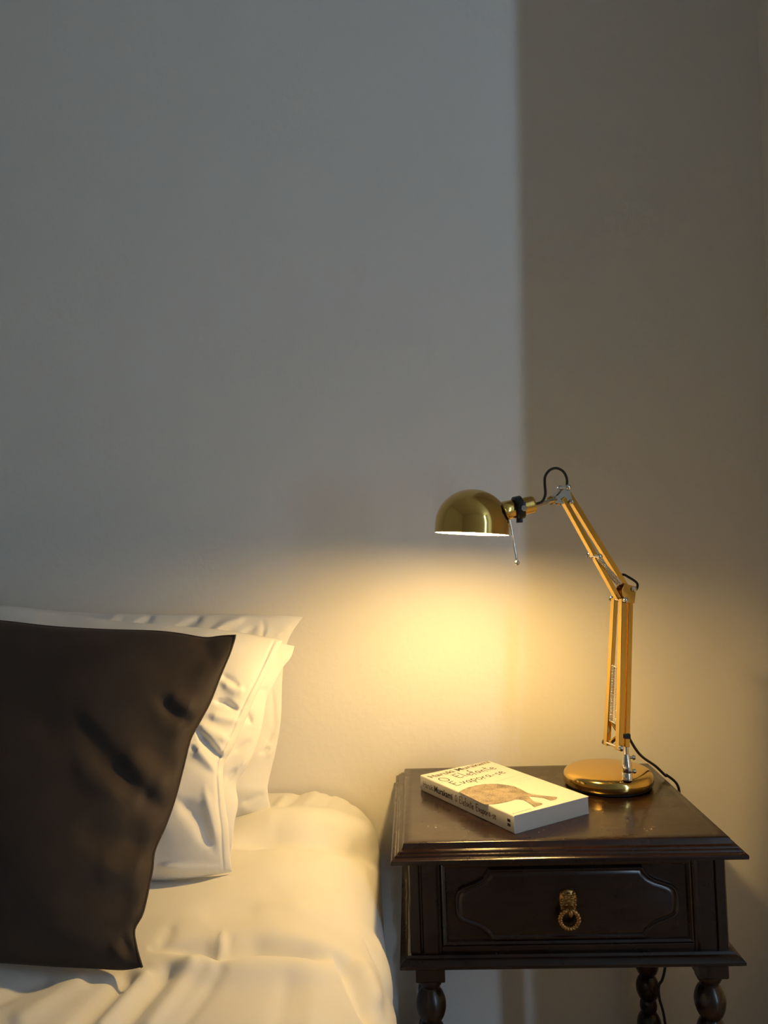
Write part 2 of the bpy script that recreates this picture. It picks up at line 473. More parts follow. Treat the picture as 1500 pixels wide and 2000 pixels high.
# fielded panel with swept corners, outline read off the drawer front
tl = [(888, 1766), (889, 1752), (893, 1741), (902, 1733), (916, 1727), (930, 1721), (941, 1713), (949, 1703), (954, 1692)]
quarter = [ony(u, v, BY0) for u, v in tl]
xc = (ex0 + ex1) / 2; zc = (dz0 + dz1) / 2
half_x = [xc - q.x for q in quarter]; up_z = [q.z - quarter[0].z for q in quarter]
sc = (dz1 - .0075 - zc - .004) / up_z[-1]
qz = [zc + .004 + u * sc for u in up_z]
out = [(xc - h, z) for h, z in zip(half_x, qz)] + [(xc + h, z) for h, z in zip(reversed(half_x), reversed(qz))]
out += [(xc + h, 2 * zc - z) for h, z in zip(half_x, qz)] + [(xc - h, 2 * zc - z) for h, z in zip(reversed(half_x), reversed(qz))]
def inset(poly, d):
    n = len(poly); res = []
    for i in range(n):
        a, b2, c = Vector(poly[i - 1]), Vector(poly[i]), Vector(poly[(i + 1) % n])
        e1 = (b2 - a); e2 = (c - b2)
        e1 = e1.normalized() if e1.length > 1e-7 else e2.normalized(); e2 = e2.normalized() if e2.length > 1e-7 else e1
        nn = Vector((e1.y + e2.y, -(e1.x + e2.x)))
        nn.normalize(); k = 1 / max(.6, math.sqrt((1 + e1.dot(e2)) / 2))
        res.append(tuple(b2 + nn * d * k))
    return res
lo = []
for d, y in ((0, .0042), (0, .0010), (.0015, -.0012), (.0035, -.0014), (.0050, .0002), (.0065, .0006), (.0085, -.0004), (.011, -.0008)):
    lo.append([(x, BY0 + y, z) for x, z in inset(out, d)])
MB().rings(lo).build('fielded_panel', M['wood_x'], drawer, smooth=True, angle=30)
# lion-mask ring pull
py = BY0 - .0008
pc = ony(1109, 1757, py)
s_ = 1 / 1424.0 * 1.0
bk = []
shape = [(-15, -24), (-17, -10), (-18, 4), (-16, 14), (-10, 21), (0, 23), (10, 21), (16, 14), (18, 4), (17, -10), (15, -24), (8, -29), (-8, -29)]
for k, y in ((1, 0), (1, -.0022), (.86, -.0042), (.6, -.0056), (.25, -.0064)):
    bk.append([(pc.x + x * s_ * k, py + y, pc.z + z * s_ * k) for x, z in shape])
plate = MB().rings(bk)
for x, z, r, q in ((-6, 5, 3.4, 1), (6, 5, 3.4, 1), (0, 0, 3.6, 1), (-7, 10, 4, .7), (7, 10, 4, .7), (0, 14, 4.5, .7), (-11, 15, 3.5, 1), (11, 15, 3.5, 1), (-5, -7, 4, .8), (5, -7, 4, .8),
                   (0, -12, 5, .6), (-13, 2, 3.2, 1), (13, 2, 3.2, 1), (-13, -7, 3, 1), (13, -7, 3, 1), (-10, -15, 3, 1), (10, -15, 3, 1), (0, 7, 2.6, 1.2)):
    plate.ball((pc.x + x * s_, py - .0052, pc.z + z * s_), r * s_, 10, (1, .9, q))
plate.build('pull_backplate', M['brass_old'], drawer, smooth=True, angle=50)
kc = ony(1113, 1779, py - .010)
kb = MB().tube([(kc.x, py - .004, kc.z + .002), (kc.x, py - .010, kc.z + .001), (kc.x, py - .013, kc.z - .003)], [.0035, .0034, .0030], 12)
kb.ball((kc.x, py - .0150, kc.z - .001), .0048, 12, (.8, .9, 1.25))
kb.build('pull_knob', M['brass_old'], drawer, smooth=True, angle=60)
rc = ony(1112, 1796, py - .0115)
R_ = 18.5 * s_ * .98
ring = []
NR = 120
rg = MB(); rv = []; rf = []
for i in range(NR):
    th = 2 * math.pi * i / NR
    tw = 0.10 * math.sin(i * 2 * math.pi * 14 / NR)
    for k in range(10):
        ph = 2 * math.pi * k / 10
        rr_ = .0036 * (1 + .16 * math.sin(th * 20 + 2 * ph))
        rad = R_ + rr_ * math.cos(ph)
        rv.append((rc.x + rad * math.sin(th), rc.y + rr_ * math.sin(ph) * .9 - .001 * math.cos(th), rc.z + rad * math.cos(th)))
for i in range(NR):
    for k in range(10):
        rf.append((i * 10 + k, ((i + 1) % NR) * 10 + k, ((i + 1) % NR) * 10 + (k + 1) % 10, i * 10 + (k + 1) % 10))
rg.add(rv, rf).build('pull_ring', M['brass_old'], drawer, smooth=True, angle=180)
# legs: square block, cup, bobbin turning
LT = BZ0 - .016
def leg(x, y):
    b3 = MB(); h = .0205
    zb = LT - .026
    b3.rect_profile(x - h, x + h, y - h, y + h, [(0, LT), (0, zb + .002), (-.0015, zb)], True, True)
    pr = [(.0195, zb + .001), (.0195, zb), (.0185, zb - .004), (.0155, zb - .010), (.0125, zb - .0135), (.0125, zb - .016)]
    z = zb - .016
    seq = [(.0215, .046), (.0200, .040), (.0150, .022), (.0215, .046), (.0205, .042), (.0150, .022), (.0215, .046), (.0195, .038)]
    for r, hh in seq:
        for k in range(1, 9):
            t = k / 9
            pr.append((.0125 + (r - .0125) * math.sin(math.pi * t) ** .75, z - hh * t))
        z -= hh
        pr.append((.0125, z))
    pr += [(.013, z - .003), (.0125, z - .006)]
    z -= .006
    b3.lathe(pr, 28, (x, y, 0))
    b3.rect_profile(x - h, x + h, y - h, y + h, [(-.004, z), (0, z - .004), (0, .045), (-.003, .042)], True, True)
    b3.lathe([(.010, .043), (.018, .036), (.0205, .022), (.018, .006), (.012, 0), (.0, 0)], 24, (x, y, 0))
    b3.build('leg', M['wood_z'], ns, smooth=True, angle=35)
    return z
lx0 = BX0 + .0265; lx1 = BX1 - .0225; ly0 = BY0 + .0235; ly1 = BY1 - .0235
for x in (lx0, lx1):
    for y in (ly0, ly1):
        zl = leg(x, y)
for (a, b2) in (((lx0, ly0), (lx0, ly1)), ((lx1, ly0), (lx1, ly1)), ((lx0, ly1), (lx1, ly1))):
    st = MB()
    if a[0] == b2[0]:
        st.box(a[0] - .010, a[0] + .010, min(a[1], b2[1]) + .0205, max(a[1], b2[1]) - .0205, .055, .078)
    else:
        st.box(a[0] + .0205, b2[0] - .0205, a[1] - .010, a[1] + .010, .055, .078)
    st.build('stretcher', M['wood_x'], ns, bevel=.002)

# ------------------------------------------------------------------ desk lamp
YS = -0.214
A_ = Vector((0.44, -0.898, 0))           # direction of the pivot pins
N_ = Vector((-0.898, -0.44, 0))          # direction the arm leans
pc = onz(1188, 1532, TZ)
lamp = thing('desk_lamp', 'lit brass balanced-arm desk lamp standing on the nightstand', 'lamp', (pc.x, pc.y, TZ))
RB = 0.0745
MB().lathe([(0, 0), (.066, 0), (.0705, .0015), (.0705, .005), (0, .005)], 64, (pc.x, pc.y, TZ)).build('foot_ring', M['rubber'], lamp, smooth=True)
bprof = [(0, .004), (.0715, .004), (.0735, .006), (RB, .010), (RB, .015), (.0735, .0195), (.0715, .0228), (.068, .0252), (.062, .0266), (.040, .0278), (.015, .0284), (0, .0285)]
MB().lathe(bprof, 96, (pc.x, pc.y, TZ)).build('base', M['gold'], lamp, smooth=True, angle=60)
sb = ony(1225, 1517, YS)                  # foot of the stem on the base
sb.z = TZ + .0275
st_top = ony(1222, 1468, YS)
MB().lathe([(.0085, -.001), (.0085, .010), (.0078, .011), (.0085, .013), (.0085, .020), (.0072, .028), (.0062, .034), (.0052, .040), (0, .0405)], 24, sb).build('stem', M['chrome'], lamp, smooth=True, angle=45)
for dz in (.012, .034):
    q = sb + Vector((0, 0, dz))
    MB().tube([q, q + Vector((.0125, .001, 0))], .0022, 10).lathe([(0, .009), (.0035, .0095), (.004, .012), (.003, .0145), (0, .015)], 14, q, (1, .05, 0)).build('set_screw', M['chrome'], lamp, smooth=True)

WA, WN = .0115, .0072
SIDE = Vector((0.27, -0.963, 0))
def P3(u, v, y): return ony(u, v, y)
# lower arm: one broad rear tube and a splayed pair with springs between
rear_b = P3(1222, 1458, YS); rear_t = P3(1229, 1168, YS + .010)
rt_ = MB().bar(rear_b, rear_t, SIDE, WA, WN + .001)
rt_.bar(rear_b + N_ * .0075, rear_t + N_ * .0075, SIDE, WA * .55, .0035)
rt_.build('rear_tube', M['gold_arm'], lamp, bevel=.0006)
MB().tube([sb + Vector((0, 0, .036)), rear_b + Vector((0, 0, .004))], .0045, 14).build('stem_pin', M['chrome'], lamp, smooth=True)
lb, lt = P3(1185, 1455, -.204), P3(1200, 1168, -.206)
mb_, mt_ = P3(1209, 1465, -.246), P3(1215, 1169, -.232)
for a, c in ((lb, lt), (mb_, mt_)):
    MB().bar(a, c, SIDE, WA, WN).build('front_tube', M['gold_arm'], lamp, bevel=.0006)
def pin(a, c, r=.0026, ext=.004, name='pivot_pin', head=.0048):
    a, c = Vector(a), Vector(c); d = (c - a).normalized()
    p = a - d * ext; q = c + d * ext
    w = MB().tube([p, q], r, 12)
    w.lathe([(0, -.0035), (head * .7, -.003), (head, -.001), (head, .001), (r, .0015)], 16, p, d)
    w.lathe([(0, -.0035), (head * .7, -.003), (head, -.001), (head, .001), (r, .0015)], 16, q, -d)
    return w.build(name, M['chrome'], lamp, smooth=True, angle=50)
pin(lb - A_ * .003 + Vector((0, 0, .004)), mb_ + A_ * .002 + Vector((0, 0, .004)))
pin(lt - A_ * .004 - Vector((0, 0, .002)), mt_ + A_ * .005 - Vector((0, 0, .002)))
def lerp(a, c, t): return a + (c - a) * t
# spring rods and their bracket
c0l, c0m = lerp(lb, lt, .545), lerp(mb_, mt_, .53)
c1l, c1m = lerp(lb, lt, .175), lerp(mb_, mt_, .16)
pin(c0l, c0m, .002, -.002, 'spring_pin', .003)
pin(c1l, c1m, .002, -.002, 'spring_pin', .003)
def spring(a, c, r=.0028, turns=34):
    pts = []; a, c = Vector(a), Vector(c); d = (c - a); n = d.normalized(); s = n.orthogonal().normalized(); t = n.cross(s)
    for i in range(turns * 8 + 1):
        an = 2 * math.pi * i / 8
        pts.append(a + d * (i / (turns * 8)) + (s * math.cos(an) + t * math.sin(an)) * r)
    MB().tube(pts, .0009, 5).build('spring', M['chrome'], lamp, smooth=True, angle=180)
for t in (.28, .72):
    spring(lerp(c0l, c0m, t), lerp(c1l, c1m, t))
lk0 = lerp(c1l, c1m, .25); lk1 = rear_b + Vector((0, 0, .02)); lk2 = lerp(lb, mb_, .3) + Vector((0, 0, .006))
MB().bar(lk0, lk1 + N_ * .010, A_, .003, .006).bar(lk1 + N_ * .010, lk2, A_, .003, .006).build('spring_link', M['gold_arm'], lamp, bevel=.0004)
# elbow plate
el = P3(1222, 1155, YS + .008)
ex = [P3(1212, 1176, YS + .004), P3(1232, 1178, YS + .008), P3(1235, 1152, YS + .010), P3(1228, 1143, YS + .008), P3(1214, 1140, YS + .004), P3(1209, 1150, YS + .002)]
elb = MB()
for off in (-.008, .008):
    elb.rings([[p + A_ * (off - .001) for p in ex], [p + A_ * (off + .001) for p in ex]])
elb.build('elbow_plate', M['gold_arm'], lamp, bevel=.0004)
pin(P3(1229, 1150, YS + .009) - A_ * .009, P3(1229, 1150, YS + .009) + A_ * .009, .003, .002, 'elbow_bolt', .005)
# upper arm
YSH = -.270
ub_f, ut_f = P3(1206, 1168, -.222), P3(1098, 972, YSH - .008)
ub_r, ut_r = P3(1222, 1148, -.200), P3(1107, 962, YSH + .006)
MB().bar(ub_f, ut_f, SIDE, WA, WN).build('front_tube', M['gold_arm'], lamp, bevel=.0006)
MB().bar(ub_r, ut_r, SIDE, WA, WN + .0015).build('rear_tube', M['gold_arm'], lamp, bevel=.0006)
p0 = P3(1150, 1085, -.232); p1 = P3(1171, 1087, -.268)
pin(p0, p1, .0024, .001, 'spring_pin', .0045)
for t, e in ((.35, (1207, 1142)), (.85, (1213, 1140))):
    spring(lerp(p0, p1, t) + Vector((0, 0, -.002)), P3(*e, -.214 - .01 * t), .0023, 22)
# shoulder knuckle and head link
sh = P3(1099, 955, YSH)
kn = [P3(1084, 968, YSH), P3(1094, 957, YSH), P3(1101, 947, YSH), P3(1108, 951, YSH), P3(1107, 963, YSH), P3(1112, 982, YSH), P3(1100, 986, YSH), P3(1078, 983, YSH), P3(1072, 974, YSH)]
knm = MB()
for off in (-.0085, .0085):
    knm.rings([[p + A_ * (off - .0011) for p in kn], [p + A_ * (off + .0011) for p in kn]])
knm.build('shoulder_knuckle', M['chrome'], lamp, bevel=.0005)
pin(P3(1101, 953, YSH) - A_ * .010, P3(1101, 953, YSH) + A_ * .010, .0028, .002, 'shoulder_bolt', .0048)
pin(P3(1107, 981, YSH) - A_ * .010, P3(1107, 981, YSH) + A_ * .010, .0024, .002, 'shoulder_bolt', .0040)
YD = -0.338
h0 = P3(1085, 976, YSH - .006); h1 = P3(1036, 990, YD + .004)
MB().tube([h0, h1], .0036, 14).build('head_rod', M['chrome'], lamp, smooth=True)
hn = P3(1078, 977, YSH - .006)
MB().lathe([(0, -.004), (.0065, -.004), (.0075, 0), (.0065, .004), (0, .004)], 18, hn, (h0 - h1)).build('rod_nut', M['chrome'], lamp, smooth=True, angle=40)
# shade
rimc = (P3(848.8, 1039.5, YD) + P3(994.4, 1046, YD)) / 2
rimdir = (P3(994.4, 1046, YD) - P3(848.8, 1039.5, YD))
RD = rimdir.length / 2
ax = rimdir.normalized()
upv = Vector((0, -1, 0)).cross(ax).normalized()
if upv.z < 0: upv = -upv
upv = (upv + Vector((0, .012, 0))).normalized()
tot = (P3(921, 955, YD) - rimc).dot(upv)
cyl = tot - RD * .97
outer = [(RD, 0), (RD, cyl)] + [(RD * math.cos(t), cyl + RD * .97 * math.sin(t)) for t in [math.pi / 2 * i / 24 for i in range(1, 25)]]
th = .0011
MB().lathe(outer + [(0, tot)], 96, rimc, upv).build('shade', M['gold_shade'], lamp, smooth=True, angle=60)
inner = [(r - th if r > th else 0, h - (th if h > cyl else 0) - .0) for r, h in outer]
MB().lathe([(RD, 0)] + inner + [(0, tot - th)], 96, rimc, upv).build('shade_lining', M['shade_in'], lamp, smooth=True, angle=60)
# neck collar, clamp
cdir = (P3(1046, 984, YD + .006) - P3(985, 998, YD)).normalized()
c0 = P3(985, 998, YD)
L_ = (P3(1043, 985, YD + .006) - c0).length
MB().lathe([(0, -.012), (.0145, -.012), (.0145, .0), (.0142, .014), (.0135, .015), (.0135, L_ * .6), (.0130, L_ * .62), (.0130, L_ * .93), (.0115, L_), (0, L_)], 40, c0, cdir).build('neck', M['gold_arm'], lamp, smooth=True, angle=40)
cl0 = c0 + cdir * .0165
clamp = MB().lathe([(.0138, 0), (.0172, 0), (.0176, .001), (.0176, .0105), (.0172, .0115), (.0138, .0115)], 40, cl0, cdir)
tb = cl0 + cdir * .006 + Vector((.001, 0, -.0185))
clamp.box(tb.x - .005, tb.x + .004, tb.y - .004, tb.y + .004, tb.z - .004, tb.z + .004)
tb2 = cl0 + cdir * .007 + Vector((0, -.0165, .001))
clamp.box(tb2.x - .004, tb2.x + .007, tb2.y - .004, tb2.y + .004, tb2.z - .006, tb2.z + .006)
clamp.build('clamp', M['black'], lamp, smooth=True, angle=40, bevel=.0004)
cb = P3(1024, 992, YD - .020)
MB().lathe([(0, 0), (.004, 0), (.0046, .0012), (.0046, .004), (.003, .006), (0, .006)], 20, cb + Vector((0, .002, 0)), (0.1, 1, 0)).build('clamp_bolt', M['chrome'], lamp, smooth=True, angle=40)
# steering rod
s0 = P3(996, 1016, YD - .002); s1 = P3(1010, 1098, YD - .006)
MB().tube([s0, s1], .0019, 10).build('steering_rod', M['chrome'], lamp, smooth=True)
MB().ball(s1 + Vector((0, 0, -.001)), .0040, 16).build('rod_knob', M['chrome'], lamp, smooth=True, angle=180)
# bulb and socket
bc = rimc + upv * .0225
MB().ball(bc, .0215, 14).build('bulb', M['bulb'], lamp, smooth=True, angle=180)
MB().lathe([(.0, .019), (.0125, .019), (.0135, .024), (.0135, .034), (0, .036)], 24, bc, (ax * .8 + upv * .6)).build('socket', M['shade_in'], lamp, smooth=True, angle=40)
# cable: loop at the head, loop at the elbow, cord over the table edge
loop = [(1043, 985), (1058, 980), (1065, 966), (1064, 945), (1065, 930), (1074, 918), (1087, 914.5), (1100, 921), (1107, 935), (1107, 950)]
MB().tube([P3(u, v, YD + .006 + (YSH + .012 - YD - .006) * i / (len(loop) - 1)) for i, (u, v) in enumerate(loop)], .0021, 10, True, 6).build('cord_loop', M['black'], lamp, smooth=True)
loop = [(1209, 1130), (1213, 1124), (1219, 1122.5), (1229, 1128), (1240, 1135), (1245, 1141), (1244, 1149), (1239, 1155), (1235, 1160), (1234, 1172)]
MB().tube([P3(u, v, -.200 + .001 * i) for i, (u, v) in enumerate(loop)], .0021, 10, True, 6).build('cord_loop', M['black'], lamp, smooth=True)
MB().tube([P3(1107, 952, YSH + .014), P3(1112, 966, YSH + .014)], .0021, 8).build('cord_end', M['black'], lamp, smooth=True)
crd = [P3(1226, 1418, YS + .004), P3(1226, 1434, YS + .006), P3(1233, 1449, YS + .016), P3(1245, 1468, -.180), P3(1258, 1481, -.155), P3(1280, 1496, -.130), P3(1300, 1515, -.120)]
e0 = onz(1318, 1535, TZ + .006); e0.y = -.125; e0.x = TX1 + .004; e0.z = TZ + .006
crd += [e0, Vector((TX1 + .021, -.125, TZ - .010)), Vector((TX1 + .0245, -.123, TZ - .035)), Vector((TX1 + .020, -.118, .50)), Vector((TX1 + .018, -.11, .43))]
crd += [ony(1299, 1890, -.10), ony(1287, 1925, -.10), ony(1288, 1950, -.10), ony(1295, 1975, -.10), ony(1300, 2005, -.10), Vector((TX1 + .00, -.08, .10)), Vector((TX1 + .03, -.06, .0035)), Vector((TX1 + .18, -.05, .0035))]
MB().tube(crd, .0023, 10, True, 6).build('cord', M['black'], lamp, smooth=True)
MB().box(-.004, .004, -.004, .004, -.006, .006)
gq = P3(1224, 1437, YS - .002)
MB().box(gq.x - .005, gq.x + .005, gq.y - .006, gq.y + .006, gq.z - .004, gq.z + .004).build('cord_grip', M['black'], lamp, bevel=.001)

# ------------------------------------------------------------------ book
b0 = onz(822, 1543.5, TZ); b1 = onz(1005, 1629, TZ); b2_ = onz(1142, 1585, TZ)
sdir = (b1 - b0); BH = sdir.length; sdir.normalize()          # down the spine
wdir = Vector((-sdir.y, sdir.x, 0))                            # spine -> fore edge
BW = (b2_ - b1).dot(wdir); BT = 0.0255
book = thing('book', 'white paperback book with a drawn elephant hindquarters on its cover', 'book', (b0 + (b1 - b0) / 2 + wdir * BW / 2))
def bk(s, t, z): return b0 + wdir * s + sdir * t + Vector((0, 0, z))
def bbox(mb, s0, s1, t0, t1, z0, z1):
    vs = [bk(s, t, z) for s in (s0, s1) for t in (t0, t1) for z in (z0, z1)]
    return mb.add(vs, [(0, 1, 3, 2), (4, 6, 7, 5), (0, 4, 5, 1), (2, 3, 7, 6), (0, 2, 6, 4), (1, 5, 7, 3)])
bbox(MB(), .0010, BW - .001, .0008, BH - .0008, .0009, BT - .0009).build('page_block', M['paper'], book)
cvp = [(BW, 0), (.0014, 0), (.0003, .0006), (0, .002), (0, BT - .002), (.0003, BT - .0006), (.0014, BT), (BW, BT), (BW, BT - .0007), (.0016, BT - .0007), (.0009, BT - .002), (.0009, .002), (.0016, .0007), (BW, .0007)]
cover = MB().rings([[bk(s, t, z) for s, z in cvp] for t in (0, BH)]).build('cover', M['cover'], book, smooth=True, angle=50)
ZP = BT + .00018
def cov(zx, zy):
    """pixel of the 4.1667x crop at (800,1460) -> (s, t) on the cover"""
    p = onz(800 + zx / 4.1667, 1460 + zy / 4.1667, TZ + BT) - b0
    return p.dot(wdir), p.dot(sdir)
def flat(name, poly_list, mat, parent=cover, z=ZP):
    w = MB()
    for poly in poly_list:
        w.add([bk(s, t, z) for s, t in poly], [tuple(range(len(poly)))])
    return w.build(name, mat, parent)
def ribbon_pts(pts, w):
    L, R = [], []
    for i, p in enumerate(pts):
        a = Vector(pts[max(i - 1, 0)]); c = Vector(pts[min(i + 1, len(pts) - 1)])
        d = (c - a)
        d = d.normalized() if d.length > 1e-9 else Vector((1, 0))
        n = Vector((-d.y, d.x)) * w / 2
        L.append(tuple(Vector(p) + n)); R.append(tuple(Vector(p) - n))
    return L, R
def text_mesh(name, body, origin, dx, dy, nrm, size, mat, parent, bold=0.0, width=None):
    cu = bpy.data.curves.new(name, 'FONT'); cu.body = body; cu.size = 1.0; cu.offset = bold
    ob = bpy.data.objects.new(name, cu); COL.objects.link(ob)
    dg = bpy.context.evaluated_depsgraph_get()
    me0 = bpy.data.meshes.new_from_object(ob.evaluated_get(dg))
    vs = [v.co.copy() for v in me0.vertices]; fs = [tuple(p.vertices) for p in me0.polygons]
    bpy.data.objects.remove(ob); bpy.data.meshes.remove(me0)
    wmax = max(v.x for v in vs)
    kx = (width / wmax) if width else size
    w = MB().add([Vector(origin) + Vector(dx) * v.x * kx + Vector(dy) * v.y * size + Vector(nrm) * .00018 for v in vs], fs)
    o = w.build(name, mat, parent)
    return o
# handwriting strokes on a unit box: x right, y up, x-height .5, ascender 1
def arc(cx, cy, rx_, ry_, a0, a1, n=12):
    return [(cx + rx_ * math.cos(math.radians(a0 + (a1 - a0) * i / n)), cy + ry_ * math.sin(math.radians(a0 + (a1 - a0) * i / n))) for i in range(n + 1)]
GL = {
    'O': (.78, [arc(.36, .48, .34, .46, 110, 480, 22)]),
    'E': (.62, [[(.12, .9), (.10, .5), (.12, .05), (.3, 0), (.52, .06)], [(.0, .92), (.25, .93), (.55, 1.0)], [(.10, .5), (.28, .5), (.45, .56)]]),
    'l': (.24, [[(.08, 1.05), (.06, .5), (.10, .05), (.2, .02)]]),
    'e': (.44, [[(.05, .24), (.2, .27), (.35, .33), (.32, .47), (.2, .5), (.07, .38), (.06, .18), (.16, .03), (.30, .02), (.42, .12)]]),
    'f': (.34, [[(.34, 1.0), (.24, 1.06), (.16, .9), (.15, .4), (.12, -.2)], [(.0, .5), (.16, .52), (.32, .56)]]),
    'a': (.46, [[(.36, .45), (.2, .5), (.06, .33), (.06, .12), (.18, .02), (.32, .16), (.36, .46)], [(.36, .46), (.34, .15), (.44, .02)]]),
    'n': (.46, [[(.06, .48), (.07, 0)], [(.07, .3), (.18, .48), (.30, .46), (.33, .25), (.34, .04), (.44, .02)]]),
    't': (.34, [[(.16, .9), (.13, .4), (.15, .05), (.28, .02)], [(.0, .56), (.15, .58), (.33, .64)]]),
    'v': (.42, [[(.03, .48), (.14, .05), (.18, .02), (.30, .3), (.38, .5)]]),
    'p': (.46, [[(.06, .48), (.06, 0), (.03, -.4)], [(.06, .3), (.18, .5), (.34, .45), (.36, .2), (.22, .02), (.07, .1)]]),
    'o': (.44, [arc(.2, .25, .17, .24, 80, 440, 14)]),
    'r': (.36, [[(.06, .48), (.08, 0)], [(.08, .28), (.16, .46), (.32, .48)]]),
    's': (.36, [[(.30, .46), (.15, .48), (.08, .36), (.25, .2), (.24, .05), (.05, .03)]]),
    '-': (.34, [[(.04, .26), (.28, .30)]]), ' ': (.36, []),
}
def handwriting(name, body, origin, dx, dy, nrm, size, width, mat, parent, pen):
    x = 0; strokes = []
    for i, ch in enumerate(body):
        w, ss = GL[ch]
        jit = .05 * math.sin(i * 2.3)
        for s in ss:
            strokes.append([(x + px_, py_ + jit) for px_, py_ in s])
        x += w + .05
    kx = width / x
    mb = MB()
    for s in strokes:
        pts = [(a * kx, c * size) for a, c in s]
        pts = [tuple(q) for q in catmull([Vector(p) for p in pts], 3)]
        L, R = ribbon_pts(pts, pen)
        vs = [Vector(origin) + Vector(dx) * a + Vector(dy) * c + Vector(nrm) * .00018 for a, c in L + R]
        n = len(L)
        mb.add(vs, [(i, i + 1, n + i + 1, n + i) for i in range(n - 1)])
    return mb.build(name, mat, parent)
UPZ = Vector((0, 0, 1))
def cover_line(a, c):
    s0_, t0_ = cov(*a); s1_, t1_ = cov(*c)
    o = bk(s0_, t0_, BT); e = bk(s1_, t1_, BT)
    d = e - o; L = d.length; d.normalize()
    return o, d, Vector((-d.y, d.x, 0)), L
o_, d_, u_, L_ = cover_line((178, 250), (662, 122))
text_mesh('author_lettering', 'Haruki Murakami', o_, d_, u_, UPZ, .0200, M['ink_grey'], cover, .016, L_)
o_, d_, u_, L_ = cover_line((290, 280), (352, 262))
handwriting('title_lettering', 'O', o_, d_, u_, UPZ, .0230, L_, M['ink'], cover, .0017)
o_, d_, u_, L_ = cover_line((400, 250), (716, 170))
handwriting('title_lettering', 'Elefante', o_, d_, u_, UPZ, .0230, L_, M['ink'], cover, .0017)
o_, d_, u_, L_ = cover_line((378, 312), (795, 206))
handwriting('title_lettering', 'Evapora-se', o_, d_, u_, UPZ, .0230, L_, M['ink'], cover, .0017)
# fine print: rows of tiny unreadable strokes
fine = MB()
random.seed(4)
for a, c in (((700, 278), (935, 212)), ((815, 277), (985, 232)), ((830, 285), (1030, 247)), ((880, 294), (950, 277))):
    o_, d_, u_, L_ = cover_line(a, c); x = 0
    while x < L_ - .004:
        w = random.uniform(.002, .006)
        q = o_ + UPZ * .00018
        fine.add([q + d_ * x, q + d_ * min(x + w, L_), q + d_ * min(x + w, L_) + u_ * .0006, q + d_ * x + u_ * .0006], [(0, 1, 2, 3)])
        x += w + .0012
fine.build('fine_print', M['ink_pale'], cover)
ele = [(402, 362), (430, 345), (480, 325), (540, 309), (600, 300), (660, 297), (720, 298), (790, 305), (850, 318), (905, 342), (960, 372), (1000, 384), (1060, 391), (1120, 396), (1195, 404), (1203, 412),
       (1190, 424), (1150, 432), (1135, 424), (1090, 410), (1040, 402), (990, 398), (968, 403), (985, 424), (1020, 448), (1078, 457), (1082, 464), (1060, 472), (1022, 485), (1005, 482), (992, 465), (960, 440), (925, 427), (880, 420),
       (850, 424), (800, 441), (740, 455), (690, 462), (640, 466), (612, 464), (560, 440), (505, 412), (450, 386)]
flat('elephant_drawing', [[cov(*p) for p in ele]], M['drawing'])
# outline strokes and tail
def stroke(pts, w):
    P = [cov(*p) for p in pts]; L, R = ribbon_pts(P, w); n = len(L)
    return [bk(s, t, ZP + .00012) for s, t in L + R], [(i, i + 1, n + i + 1, n + i) for i in range(n - 1)]
ol = MB()
for pts, w in (([(402, 362), (480, 325), (600, 300), (720, 298), (850, 318), (905, 342), (960, 372), (1060, 391), (1200, 404)], .0006), ([(612, 464), (690, 462), (800, 441), (860, 422), (930, 428), (992, 465), (1022, 485)], .0010),
               ([(850, 318), (880, 345), (905, 358), (920, 352)], .0006), ([(968, 403), (1000, 436), (1080, 458)], .0008), ([(985, 398), (1090, 411), (1150, 432)], .0009), ([(620, 467), (628, 478), (634, 470)], .0006)):
    ol.add(*stroke(pts, w))
ol.build('drawing_outline', M['ink_grey'], cover)
o_, d_, u_, L_ = cover_line((862, 536), (990, 500))
lg = MB(); q = o_ + UPZ * .00018
for x0_, x1_, h0_, h1_ in ((-.005, -.0015, -.0004, .0024), (0, .010, .0002, .0016), (.011, L_, .0002, .0016)):
    lg.add([q + d_ * x0_ + u_ * h0_, q + d_ * x1_ + u_ * h0_, q + d_ * x1_ + u_ * h1_, q + d_ * x0_ + u_ * h1_], [(0, 1, 2, 3)])
lg.build('publisher_mark', M['ink_pale'], cover)
# spine lettering (runs down the spine, tops towards the cover)
sn = -wdir
def spn(t, z): return bk(0, t, z) + sn * .0001
text_mesh('spine_lettering', 'Haruki', spn(.008, .0085), sdir, UPZ, sn, .0140, M['ink_grey'], cover, 0.004, .031)
text_mesh('spine_lettering', 'Murakami', spn(.0415, .0085), sdir, UPZ, sn, .0140, M['ink'], cover, .028, .052)
handwriting('spine_lettering', 'O', spn(.101, .0085), sdir, UPZ, sn, .0105, .006, M['ink_brown'], cover, .0012)
handwriting('spine_lettering', 'Elefante', spn(.112, .0085), sdir, UPZ, sn, .0110, .038, M['ink_brown'], cover, .0012)
handwriting('spine_lettering', 'Evapora-se', spn(.155, .0085), sdir, UPZ, sn, .0110, .050, M['ink_brown'], cover, .0012)
mk = MB()
for z0_, t0_ in ((.0075, BH - .0150), (.0138, BH - .0150)):
    mk.add([spn(t0_, z0_) + sn * .0001, spn(t0_ + .007, z0_) + sn * .0001, spn(t0_ + .007, z0_ + .0042) + sn * .0001, spn(t0_, z0_ + .0042) + sn * .0001], [(0, 1, 2, 3)])
mk.build('spine_mark', M['ink'], cover)

